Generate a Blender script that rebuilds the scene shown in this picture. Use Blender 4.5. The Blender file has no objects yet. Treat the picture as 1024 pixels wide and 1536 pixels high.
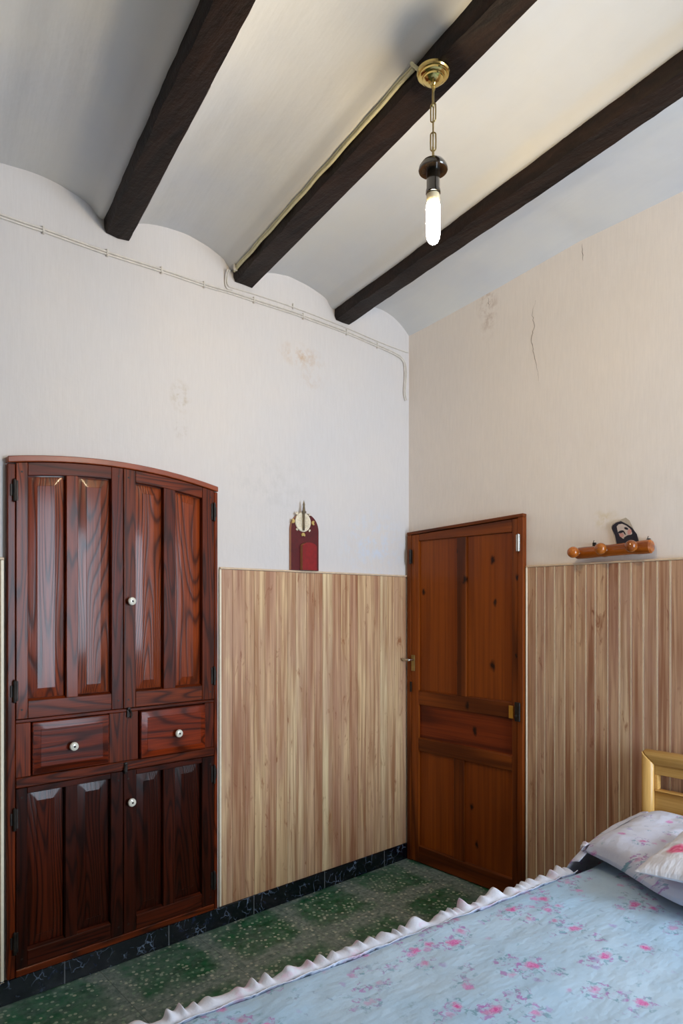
import bpy, bmesh, math, random
from mathutils import Vector, Matrix
from mathutils import noise as mn
random.seed(7)
PI = math.pi
SC = bpy.context.scene
COL = SC.collection

# ------------------------------------------------------------------ helpers
def lin(c):
    c /= 255.0
    return c / 12.92 if c <= 0.04045 else ((c + 0.055) / 1.055) ** 2.4
def S(r, g, b): return (lin(r), lin(g), lin(b), 1.0)

class MB:
    """collects shapes (world coordinates) and links them as ONE mesh object"""
    def __init__(self):
        self.bm = bmesh.new()
        self.rl = self.bm.faces.layers.float.new('rnd')
    def _merge(self, b, mat, rnd, smooth):
        if rnd is None: rnd = random.random()
        vm = {}
        for v in b.verts: vm[v] = self.bm.verts.new(v.co)
        for f in b.faces:
            try: nf = self.bm.faces.new([vm[v] for v in f.verts])
            except ValueError: continue
            nf.material_index = mat; nf.smooth = smooth; nf[self.rl] = rnd
        b.free()
    def box(self, x0, x1, y0, y1, z0, z1, bev=0.0, mat=0, rnd=None, M=None, seg=1):
        b = bmesh.new()
        bmesh.ops.create_cube(b, size=1.0)
        for v in b.verts:
            v.co = Vector(((x0 + x1) / 2 + v.co.x * (x1 - x0), (y0 + y1) / 2 + v.co.y * (y1 - y0), (z0 + z1) / 2 + v.co.z * (z1 - z0)))
        if bev: bmesh.ops.bevel(b, geom=b.edges[:], offset=bev, segments=seg, profile=0.5, affect='EDGES')
        if M: bmesh.ops.transform(b, matrix=M, verts=b.verts)
        self._merge(b, mat, rnd, bev > 0); return self
    def prism(self, poly, fa, fb, bev=0.0, mat=0, rnd=None, seg=1):
        """poly: list of 2D points; fa, fb map a 2D point to the two end faces"""
        b = bmesh.new()
        A = [b.verts.new(fa(p)) for p in poly]; B = [b.verts.new(fb(p)) for p in poly]
        b.faces.new(A); b.faces.new(B[::-1])
        n = len(poly)
        for i in range(n): b.faces.new([A[i], B[i], B[(i + 1) % n], A[(i + 1) % n]])
        bmesh.ops.recalc_face_normals(b, faces=b.faces[:])
        if bev:
            ed = [e for e in b.edges if e.calc_face_angle(0) > 0.5]
            bmesh.ops.bevel(b, geom=ed, offset=bev, segments=seg, profile=0.5, affect='EDGES')
        self._merge(b, mat, rnd, bev > 0); return self
    def loops(self, rings, closed=True, cap=True, mat=0, rnd=None, smooth=True):
        b = bmesh.new()
        R = [[b.verts.new(p) for p in r] for r in rings]
        for a, c in zip(R, R[1:]):
            n = len(a)
            for i in range(n if closed else n - 1):
                b.faces.new([a[i], a[(i + 1) % n], c[(i + 1) % n], c[i]])
        if cap and closed: b.faces.new(R[0][::-1]); b.faces.new(R[-1])
        bmesh.ops.recalc_face_normals(b, faces=b.faces[:])
        self._merge(b, mat, rnd, smooth); return self
    def lathe(self, prof, org, axis='Z', n=28, mat=0, rnd=None):
        """prof: (radius, height) pairs, height along the axis from org"""
        org = Vector(org); rings = []
        if isinstance(axis, str): ax = {'Z': Vector((0, 0, 1)), 'X': Vector((1, 0, 0)), 'Y': Vector((0, 1, 0))}[axis]
        else: ax = Vector(axis).normalized()
        q = ax.to_track_quat('Z', 'Y')
        for r, h in prof:
            r = max(r, 1e-5)
            rings.append([org + q @ Vector((r * math.cos(2 * PI * k / n), r * math.sin(2 * PI * k / n), h)) for k in range(n)])
        return self.loops(rings, mat=mat, rnd=rnd)
    def tube(self, pts, r, n=10, mat=0, closed=False, rnd=None):
        pts = [Vector(p) for p in pts]; N = len(pts); rings = []
        up = Vector((0, 0, 1)); prev = None
        for i, p in enumerate(pts):
            if closed: t = pts[(i + 1) % N] - pts[i - 1]
            else: t = pts[min(i + 1, N - 1)] - pts[max(i - 1, 0)]
            t.normalize()
            if prev is None:
                a = t.cross(up)
                if a.length < 1e-3: a = t.cross(Vector((1, 0, 0)))
                a.normalize()
            else:
                a = (prev - t * prev.dot(t)).normalized()
            prev = a; c = t.cross(a)
            rr = r[i] if isinstance(r, (list, tuple)) else r
            rings.append([p + a * rr * math.cos(2 * PI * k / n) + c * rr * math.sin(2 * PI * k / n) for k in range(n)])
        if closed: rings.append(rings[0])
        return self.loops(rings, cap=not closed, mat=mat, rnd=rnd)
    def grid(self, fn, nu, nv, mat=0, rnd=None, smooth=True):
        b = bmesh.new()
        V = [[b.verts.new(fn(i / nu, j / nv)) for j in range(nv + 1)] for i in range(nu + 1)]
        for i in range(nu):
            for j in range(nv): b.faces.new([V[i][j], V[i + 1][j], V[i + 1][j + 1], V[i][j + 1]])
        self._merge(b, mat, rnd, smooth); return self
    def build(self, name, mats, parent=None, solid=0.0, weld=False, angle=35):
        if not isinstance(mats, (list, tuple)): mats = [mats]
        if weld: bmesh.ops.remove_doubles(self.bm, verts=self.bm.verts, dist=1e-5)
        org = Vector((0, 0, 0))
        if parent:
            p = parent
            while p: org += p.location; p = p.parent
        for v in self.bm.verts: v.co -= org
        me = bpy.data.meshes.new(name); self.bm.to_mesh(me); self.bm.free()
        for m in mats: me.materials.append(m)
        me.set_sharp_from_angle(angle=math.radians(angle))
        o = bpy.data.objects.new(name, me); COL.objects.link(o)
        if parent: o.parent = parent
        if solid:
            md = o.modifiers.new('Solid', 'SOLIDIFY'); md.thickness = solid; md.offset = 0
        return o

def tag(o, label=None, cat=None, group=None, kind=None):
    if label: o['label'] = label
    if cat: o['category'] = cat
    if group: o['group'] = group
    if kind: o['kind'] = kind
    return o
def empty(name, loc, label=None, cat=None, group=None, kind=None, parent=None):
    o = bpy.data.objects.new(name, None); COL.objects.link(o); o.location = loc
    o.empty_display_size = 0.05
    if parent: o.parent = parent
    return tag(o, label, cat, group, kind)

# ------------------------------------------------------------------ node helpers
class NT:
    def __init__(self, name):
        self.m = bpy.data.materials.new(name); self.m.use_nodes = True
        self.t = self.m.node_tree; self.t.nodes.clear()
        self.out = self.n('ShaderNodeOutputMaterial'); self.b = self.n('ShaderNodeBsdfPrincipled')
        self.l(self.b.outputs[0], self.out.inputs[0])
        self.co = self.n('ShaderNodeTexCoord').outputs['Object']
    def n(self, t, **k):
        x = self.t.nodes.new(t)
        for a, v in k.items(): setattr(x, a, v)
        return x
    def l(self, a, b): self.t.links.new(a, b)
    def put(self, sock, v):
        if hasattr(v, 'is_output') or isinstance(v, bpy.types.NodeSocket): self.l(v, sock)
        else: sock.default_value = v
    def math(self, op, a, b=None, c=None, clamp=False):
        x = self.n('ShaderNodeMath', operation=op, use_clamp=clamp); self.put(x.inputs[0], a)
        if b is not None: self.put(x.inputs[1], b)
        if c is not None: self.put(x.inputs[2], c)
        return x.outputs[0]
    def vmath(self, op, a, b=None):
        x = self.n('ShaderNodeVectorMath', operation=op); self.put(x.inputs[0], a)
        if b is not None: self.put(x.inputs[1], b)
        return x.outputs['Value'] if op in ('LENGTH', 'DISTANCE', 'DOT_PRODUCT') else x.outputs[0]
    def map(self, scale=(1, 1, 1), loc=(0, 0, 0), rot=(0, 0, 0), src=None):
        x = self.n('ShaderNodeMapping'); self.put(x.inputs[0], src or self.co)
        x.inputs[1].default_value = loc; x.inputs[2].default_value = rot; x.inputs[3].default_value = scale
        return x.outputs[0]
    def noise(self, v, scale, detail=3, rough=0.55, dist=0.0, col=False):
        x = self.n('ShaderNodeTexNoise'); self.l(v, x.inputs['Vector'])
        x.inputs['Scale'].default_value = scale; x.inputs['Detail'].default_value = detail
        x.inputs['Roughness'].default_value = rough; x.inputs['Distortion'].default_value = dist
        return x.outputs['Color' if col else 'Fac']
    def voro(self, v, scale, feature='F1', rand=1.0, out='Distance'):
        x = self.n('ShaderNodeTexVoronoi', feature=feature); self.l(v, x.inputs['Vector'])
        x.inputs['Scale'].default_value = scale; x.inputs['Randomness'].default_value = rand
        return x.outputs[out]
    def ramp(self, f, stops, interp='LINEAR'):
        x = self.n('ShaderNodeValToRGB'); self.l(f, x.inputs[0]); x.color_ramp.interpolation = interp
        e = x.color_ramp.elements
        while len(e) < len(stops): e.new(0.5)
        for i, (p, c) in enumerate(stops):
            e[i].position = p; e[i].color = c if isinstance(c, tuple) else (c, c, c, 1)
        return x.outputs[0]
    def mix(self, f, a, b, mode='MIX'):
        x = self.n('ShaderNodeMix', data_type='RGBA', blend_type=mode); self.put(x.inputs[0], f)
        self.put(x.inputs[6], a); self.put(x.inputs[7], b); return x.outputs[2]
    def attr(self, name):
        x = self.n('ShaderNodeAttribute', attribute_name=name); return x.outputs['Fac']
    def bump(self, h, strength=0.3, dist=0.01):
        x = self.n('ShaderNodeBump'); self.put(x.inputs['Height'], h)
        x.inputs['Strength'].default_value = strength; x.inputs['Distance'].default_value = dist
        self.l(x.outputs[0], self.b.inputs['Normal'])
    def sep(self, v):
        x = self.n('ShaderNodeSeparateXYZ'); self.l(v, x.inputs[0]); return x.outputs
    def comb(self, x_, y_, z_):
        x = self.n('ShaderNodeCombineXYZ'); self.put(x.inputs[0], x_); self.put(x.inputs[1], y_); self.put(x.inputs[2], z_); return x.outputs[0]
    def set(self, **k):
        for a, v in k.items(): self.put(self.b.inputs[a.replace('_', ' ')], v)
        return self.m

def plain(name, col, rough=0.5, metal=0.0, coat=0.0, vary=0.08, scale=40):
    t = NT(name); f = t.noise(t.co, scale, 2)
    c = t.mix(t.ramp(f, [(0.3, 0.0), (0.7, 1.0)]), tuple(x * (1 - vary) for x in col[:3]) + (1,), tuple(min(1, x * (1 + vary)) for x in col[:3]) + (1,))
    return t.set(Base_Color=c, Roughness=rough, Metallic=metal, Coat_Weight=coat)

def wood(name, dark, mid, light, axis='Z', rings=26, fine=1.0, rough=0.3, coat=0.5, scale=1.0, bump=0.15, knots=False, spec=0.16, nsc=7.0):
    """flat-sawn grain: contour lines of a stretched noise field, offset per board"""
    t = NT(name); r = t.attr('rnd')
    off = t.comb(t.math('MULTIPLY', r, 17.3), t.math('MULTIPLY', r, 31.7), t.math('MULTIPLY', r, 11.1))
    k = 0.10
    sc = {'Z': (1, 1, k), 'X': (k, 1, 1), 'Y': (1, k, 1)}[axis]
    v = t.vmath('ADD', t.map(tuple(s * scale for s in sc)), off)
    n1 = t.noise(v, nsc, 1.2, 0.4)
    s1 = t.math('SINE', t.math('MULTIPLY', n1, rings * 4.0))
    ring = t.ramp(t.math('MULTIPLY_ADD', s1, 0.5, 0.5), [(0.0, 0.0), (0.55, 0.18), (0.85, 0.6), (1.0, 1.0)])
    sc2 = {'Z': (1, 1, 0.02), 'X': (0.02, 1, 1), 'Y': (1, 0.02, 1)}[axis]
    n2 = t.noise(t.vmath('ADD', t.map(tuple(s * scale for s in sc2)), off), 160 * fine, 3, 0.6)
    n3 = t.noise(v, 2.6, 2)
    c = t.mix(t.ramp(n3, [(0.3, 0.0), (0.7, 1.0)]), mid, light)
    c = t.mix(t.math('MULTIPLY', ring, 0.75), c, dark)
    c = t.mix(t.math('MULTIPLY', t.ramp(n2, [(0.35, 1.0), (0.6, 0.0)]), 0.45), c, dark)
    tint = t.math('MULTIPLY_ADD', r, 0.45, 0.75)
    c = t.mix(1.0, c, t.comb(tint, tint, tint), 'MULTIPLY')
    if knots:
        X_, Y_, Z_ = t.sep(t.vmath('ADD', t.co, t.vmath('MULTIPLY', t.vmath('SUBTRACT', t.noise(t.co, 30, 2, col=True), (.5, .5, .5)), (0, .02, .04))))
        kd = None
        for (ky, kz, kr) in KN:
            d_ = t.vmath('LENGTH', t.comb(0.0, t.math('DIVIDE', t.math('SUBTRACT', Y_, ky + .42), kr), t.math('DIVIDE', t.math('SUBTRACT', Z_, kz), kr * 1.7)))
            kd = d_ if kd is None else t.math('MINIMUM', kd, d_)
        c = t.mix(t.ramp(kd, [(0.35, 0.95), (0.6, 0.55), (1.0, 0.0)]), c, S(22, 6, 3))
    t.bump(t.math('ADD', t.math('MULTIPLY', ring, -0.5), t.math('MULTIPLY', n2, 0.6)), bump, 0.002)
    return t.set(Base_Color=c, Roughness=rough, Coat_Weight=coat, Coat_Roughness=0.12, Specular_IOR_Level=spec)

# ------------------------------------------------------------------ materials
KN = [(-.132, 1.583, .016), (-.383, 1.81, .012), (-.382, 1.184, .012), (-.441, 1.642, .018), (-.614, 1.742, .018), (-.629, 1.519, .016), (-.614, 1.184, .022),
      (-.773, 1.649, .012), (-.765, 1.245, .010), (-.499, .827, .018), (-.479, .412, .014), (-.509, .214, .015), (-.457, .962, .018)]
def mat_wall(name, c1, c2, stains):
    t = NT(name)
    big = t.noise(t.co, 0.9, 4, 0.6)
    c = t.mix(t.ramp(big, [(0.3, 0.0), (0.7, 1.0)]), c1, c2)
    # fine vertical wallpaper threads
    th = t.noise(t.map((1, 1, 0.05)), 210, 2, 0.6)
    th2 = t.noise(t.map((1, 1, 0.15)), 60, 3, 0.6)
    c = t.mix(t.math('MULTIPLY', t.ramp(th, [(0.35, 1.0), (0.6, 0.0)]), 0.05), c, S(150, 140, 138))
    c = t.mix(t.math('MULTIPLY', t.ramp(th2, [(0.4, 1.0), (0.62, 0.0)]), 0.04), c, S(165, 155, 150))
    ns = t.noise(t.co, 17, 5, 0.7)
    for (p, rad, col, amt, zs) in stains:
        d = t.vmath('LENGTH', t.vmath('MULTIPLY', t.vmath('SUBTRACT', t.co, p), (1, 1, zs)))
        m = t.ramp(t.math('DIVIDE', d, rad), [(0.0, 1.0), (1.0, 0.0)])
        m = t.math('MULTIPLY', m, t.ramp(ns, [(0.46, 0.0), (0.62, 1.0)]))
        c = t.mix(t.math('MULTIPLY', m, amt), c, col)
    bh = t.math('ADD', t.math('MULTIPLY', t.noise(t.co, 5, 4), 2.0), t.math('MULTIPLY', th, 0.12))
    bh = t.math('ADD', bh, t.math('MULTIPLY', t.noise(t.co, 70, 3), 0.15))
    t.bump(bh, 0.35, 0.006)
    return t.set(Base_Color=c, Roughness=0.85)
STA = S(196, 160, 120)
M_wallL = mat_wall('wallpaper_left', S(222, 213, 206), S(210, 207, 208), [
    ((-0.81, 0, 2.79), 0.17, STA, 0.75, 2.2), ((-0.75, 0, 2.68), 0.10, STA, 0.4, 1.6), ((-1.50, 0, 2.44), 0.06, S(180, 160, 130), 0.9, 0.7),
    ((-1.50, 0, 2.30), 0.04, S(170, 150, 130), 0.9, 0.7), ((-1.0, 0, 2.10), 0.35, S(196, 192, 190), 0.5, 1.5), ((-0.3, 0, 1.85), 0.3, S(205, 215, 232), 0.8, 1.2)])
M_wallR = mat_wall('wallpaper_right', S(238, 226, 214), S(230, 220, 212), [
    ((0, -1.22, 1.90), 0.08, S(214, 196, 160), 0.9, 1.4), ((0, -0.02, 1.82), 0.12, S(180, 190, 205), 0.6, 0.6), ((0, -0.57, 3.1), 0.08, S(160, 120, 90), 0.6, 0.4)])
M_wallO = mat_wall('wallpaper_plain', S(222, 213, 206), S(212, 208, 206), [])

t = NT('ceiling_plaster')
v = t.map((1, 1, 1), rot=(0, 0, math.radians(10)))
str_ = t.noise(t.map((1, 0.12, 1), src=v), 9, 4, 0.6)
c = t.mix(t.ramp(t.noise(t.co, 1.7, 4), [(0.3, 0.0), (0.7, 1.0)]), S(200, 201, 205), S(214, 211, 205))
c = t.mix(t.math('MULTIPLY', t.ramp(str_, [(0.5, 0.0), (0.7, 1.0)]), 0.10), c, S(180, 180, 184))
t.bump(t.math('ADD', t.math('MULTIPLY', str_, 0.8), t.math('ADD', t.noise(t.co, 6, 3), t.math('MULTIPLY', t.noise(t.co, 90, 3), 0.08))), 0.35, 0.012)
M_ceil = t.set(Base_Color=c, Roughness=0.8)

t = NT('dark_beam_paint')
n1 = t.noise(t.map((8, 1, 8), rot=(0, 0, math.radians(10))), 4, 4, 0.6)
n2 = t.noise(t.co, 45, 4, 0.65)
c = t.mix(t.ramp(n1, [(0.35, 0.0), (0.7, 1.0)]), S(18, 11, 9), S(42, 27, 20))
c = t.mix(t.ramp(n2, [(0.62, 0.0), (0.75, 0.5)]), c, S(66, 46, 34))
t.bump(t.math('ADD', n1, t.math('MULTIPLY', n2, 0.7)), 0.6, 0.008)
M_beam = t.set(Base_Color=c, Roughness=0.55, Specular_IOR_Level=0.2)

# terrazzo floor: green chips with worn grey edges round each tile
t = NT('green_terrazzo')
wv = t.vmath('ADD', t.co, t.vmath('MULTIPLY', t.vmath('SUBTRACT', t.noise(t.co, 5.0, 4, 0.6, col=True), (0.5, 0.5, 0.5)), (0.22, 0.22, 0)))
X, Y, Z = t.sep(wv)
def cell(s, o, p): return t.math('ABSOLUTE', t.math('SUBTRACT', t.math('FRACT', t.math('DIVIDE', t.math('ADD', s, o), p)), 0.5))
dx = cell(X, 0.55, 0.44); dy = cell(Y, 0.37, 0.42)
dd = t.math('MAXIMUM', dx, dy)
g = t.ramp(dd, [(0.30, 1.0), (0.43, 0.0)])
g = t.math('MULTIPLY', g, t.ramp(t.noise(t.co, 3.1, 4, 0.65), [(0.30, 0.35), (0.52, 1.0)]))
g = t.math('MULTIPLY', g, t.ramp(t.noise(t.co, 28, 3, 0.6), [(0.3, 0.55), (0.6, 1.0)]))
grey = t.mix(t.ramp(t.noise(t.co, 38, 4, 0.7), [(0.35, 0.0), (0.65, 1.0)]), S(84, 108, 102), S(146, 158, 150))
green = t.mix(t.ramp(t.noise(t.co, 20, 4, 0.6), [(0.35, 0.0), (0.65, 1.0)]), S(14, 72, 44), S(36, 112, 70))
c = t.mix(g, grey, green)
vd = t.n('ShaderNodeTexVoronoi', feature='F1'); t.l(t.map((1, 1, 0), rot=(0, 0, 0.5)), vd.inputs['Vector']); vd.inputs['Scale'].default_value = 50
pick = t.sep(vd.outputs['Color'])
chip = t.math('MULTIPLY', t.math('LESS_THAN', vd.outputs['Distance'], 0.36), t.math('GREATER_THAN', pick[0], 0.5))
c = t.mix(t.math('MULTIPLY', chip, 0.75), c, t.mix(pick[1], S(128, 160, 134), S(206, 206, 188)))
dx2 = cell(t.sep(t.co)[0], 0.55, 0.44); dy2 = cell(t.sep(t.co)[1], 0.37, 0.42)
jt = t.math('GREATER_THAN', t.math('MAXIMUM', dx2, dy2), 0.497)
c = t.mix(t.math('MULTIPLY', jt, 0.55), c, S(40, 46, 42))
t.bump(t.noise(t.co, 60, 3), 0.08, 0.002)
M_floor = t.set(Base_Color=c, Roughness=t.math('MULTIPLY_ADD', t.noise(t.co, 12, 3), 0.4, 0.25))

t = NT('black_marble_tile')
vv = t.vmath('ADD', t.co, t.vmath('MULTIPLY', t.noise(t.co, 14, 4, 0.6, col=True), (0.06, 0.06, 0.06)))
ve = t.voro(vv, 26, 'DISTANCE_TO_EDGE')
m = t.math('MULTIPLY', t.ramp(ve, [(0.0, 1.0), (0.055, 0.0)]), t.ramp(t.noise(t.co, 16, 3), [(0.48, 0.0), (0.62, 1.0)]))
c = t.mix(m, S(10, 13, 22), S(120, 140, 165))
c = t.mix(t.ramp(t.noise(t.co, 30, 4, 0.7), [(0.58, 0.0), (0.72, 0.45)]), c, S(50, 66, 100))
j = t.math('GREATER_THAN', cell(t.sep(t.co)[0], 0.22, 0.448), 0.4945)
# joints fall where the cell distance is largest
c = t.mix(t.math('MULTIPLY', j, 0.7), c, S(120, 125, 130))
M_marble = t.set(Base_Color=c, Roughness=0.18, Coat_Weight=0.3)

def mat_panel(name, across):
    t = NT(name); r = t.attr('rnd')
    off = t.comb(t.math('MULTIPLY', r, 13.0), t.math('MULTIPLY', r, 7.0), t.math('MULTIPLY', r, 5.0))
    a = t.noise(t.vmath('ADD', t.map((1, 1, 0.03)), off), 42, 3, 0.6, 0.3)
    b = t.noise(t.vmath('ADD', t.map((1, 1, 0.018)), off), 190, 3, 0.6)
    e = t.noise(t.vmath('ADD', t.map((1, 1, 0.16)), off), 13, 3, 0.6, 0.8)
    h = t.noise(t.vmath('ADD', t.map((1, 1, 0.25)), off), 22, 4, 0.7, 1.2)
    c = t.mix(t.ramp(a, [(0.38, 0.0), (0.62, 1.0)]), S(180, 140, 108), S(238, 218, 182))
    c = t.mix(t.math('MULTIPLY', t.ramp(e, [(0.45, 0.0), (0.65, 1.0)]), 0.6), c, S(204, 172, 152))
    c = t.mix(t.math('MULTIPLY', t.ramp(h, [(0.60, 0.0), (0.72, 1.0)]), 0.8), c, S(150, 92, 54))
    c = t.mix(t.math('MULTIPLY', t.ramp(b, [(0.38, 1.0), (0.54, 0.0)]), 0.30), c, S(152, 110, 82))
    tn = t.ramp(r, [(0.0, S(226, 200, 188)), (0.35, S(250, 238, 220)), (0.7, S(232, 212, 200)), (1.0, S(255, 252, 240))])
    c = t.mix(1.0, c, tn, 'MULTIPLY')
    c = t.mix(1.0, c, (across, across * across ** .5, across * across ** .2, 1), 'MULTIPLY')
    return t.set(Base_Color=c, Roughness=0.42, Coat_Weight=0.15, Coat_Roughness=0.25)
M_panel = mat_panel('striped_wood_laminate', 1.0)
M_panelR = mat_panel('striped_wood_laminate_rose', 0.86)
M_trim = plain('pale_panel_trim', S(216, 190, 160), 0.45, vary=0.1)
M_trimw = plain('cream_panel_trim', S(250, 238, 212), 0.45, vary=0.05)

RD, RM, RL = S(34, 10, 4), S(94, 31, 10), S(132, 54, 16)
M_cabV = wood('red_varnish_upright', RD, RM, RL, 'Z', 13, rough=0.36, coat=0.10, nsc=16)
M_cabH = wood('red_varnish_level', RD, RM, RL, 'X', 13, rough=0.36, coat=0.10, nsc=16)
M_cabP = wood('red_varnish_panel', RD, S(106, 36, 11), S(156, 68, 20), 'Z', 44, rough=0.27, coat=0.22, bump=0.35)
M_cabD = wood('red_varnish_drawer', RD, S(100, 30, 9), S(140, 50, 14), 'X', 30, rough=0.34, coat=0.12)
M_cabVd = wood('shaded_red_varnish_upright', S(16, 5, 3), S(46, 14, 6), S(72, 25, 9), 'Z', 13, rough=0.34, coat=0.10, nsc=16)  # same red varnish, with the light falloff low down painted into the colours
M_cabHd = wood('shaded_red_varnish_level', S(20, 6, 3), S(60, 19, 8), S(88, 32, 11), 'X', 13, rough=0.34, coat=0.10, nsc=16)
M_cabPd = wood('shaded_red_varnish_panel', S(14, 4, 2), S(46, 13, 5), S(76, 26, 8), 'Z', 44, rough=0.30, coat=0.15, bump=0.3)
M_cabT = plain('orange_varnish_arch', S(136, 56, 16), 0.3, coat=0.3, vary=0.2, scale=12)
OD, OM, OL = S(62, 24, 6), S(112, 50, 12), S(144, 72, 20)
M_dV = wood('orange_pine_upright', OD, OM, OL, 'Z', 4, 0.6, rough=0.42, coat=0.12, knots=True)
M_dH = wood('orange_pine_level', OD, OM, OL, 'Y', 4, 0.6, rough=0.42, coat=0.12, knots=True)
M_dP = wood('orange_pine_panel', S(92, 38, 8), S(128, 58, 12), S(158, 80, 20), 'Z', 2, 0.35, rough=0.42, coat=0.12, knots=True)
M_dPH = wood('orange_pine_lock_panel', S(60, 18, 8), S(104, 38, 12), S(130, 54, 18), 'Y', 6, 0.5, rough=0.42, coat=0.12, knots=True)
M_hb = wood('golden_beech', S(176, 124, 56), S(208, 160, 88), S(224, 180, 108), 'Y', 4, 1.2, rough=0.38, coat=0.3, bump=0.05)
M_hbV = wood('golden_beech_upright', S(176, 124, 56), S(214, 168, 96), S(230, 188, 116), 'Z', 3, 1.2, rough=0.38, coat=0.3, bump=0.05)
M_rack = wood('honey_turned_wood', S(110, 46, 8), S(180, 92, 20), S(206, 120, 36), 'Y', 5, 0.6, rough=0.22, coat=0.9)
M_iron = plain('dark_old_iron', S(46, 40, 36), 0.5, 0.6, vary=0.4)
M_chrome = plain('worn_chrome', S(190, 188, 180), 0.25, 1.0)
M_brass = plain('polished_brass', S(214, 190, 120), 0.16, 1.0, vary=0.05)
M_brassd = plain('aged_brass_chain', S(164, 142, 92), 0.35, 0.9, vary=0.15)
M_yellow = plain('yellow_brass_plate', S(200, 150, 52), 0.35, 0.4)
M_porc = plain('white_porcelain', S(226, 222, 208), 0.12, coat=1.0, vary=0.03)
M_cable = plain('grey_white_cable_sleeve', S(214, 206, 196), 0.5)
M_cabled = plain('yellowed_cable_sleeve', S(206, 198, 160), 0.5)
M_socket = plain('dark_glossy_socket', S(28, 22, 16), 0.15, coat=1.0)
M_card = plain('old_card_paper', S(178, 164, 146), 0.6)
M_hair = plain('print_dark_ink', S(22, 16, 34), 0.45)
M_face = plain('print_pale_skin', S(198, 182, 172), 0.45)
M_cheek = plain('print_pink_skin', S(196, 140, 130), 0.45)
M_velvet = plain('dark_red_board', S(84, 1, 4), 0.6, coat=0.0, vary=0.2)
M_redlite = plain('bright_red_block', S(132, 2, 5), 0.6, coat=0.0, vary=0.15)
M_tan = plain('bare_board_edge', S(176, 120, 88), 0.6)
M_ivory = plain('ivory_metal', S(226, 214, 190), 0.4, vary=0.2, scale=200)
M_gold = plain('gold_ornament', S(206, 178, 110), 0.35, 0.3, vary=0.15)
M_pewter = plain('grey_pewter', S(120, 110, 92), 0.35, 0.7)
M_cloth = plain('white_mattress_cloth', S(220, 220, 222), 0.9)

t = NT('lit_bulb_glass')
t.set(Base_Color=(1, 0.95, 0.85, 1), Roughness=0.3)
lp = t.b; lp.inputs['Emission Color'].default_value = (1.0, 0.80, 0.50, 1)
lp.inputs['Emission Strength'].default_value = 520.0
M_bulb = t.m; M_bulb.name = 'lit_bulb_glass'
M_bulbcap = plain('cream_bulb_collar', S(240, 220, 180), 0.4)

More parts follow.
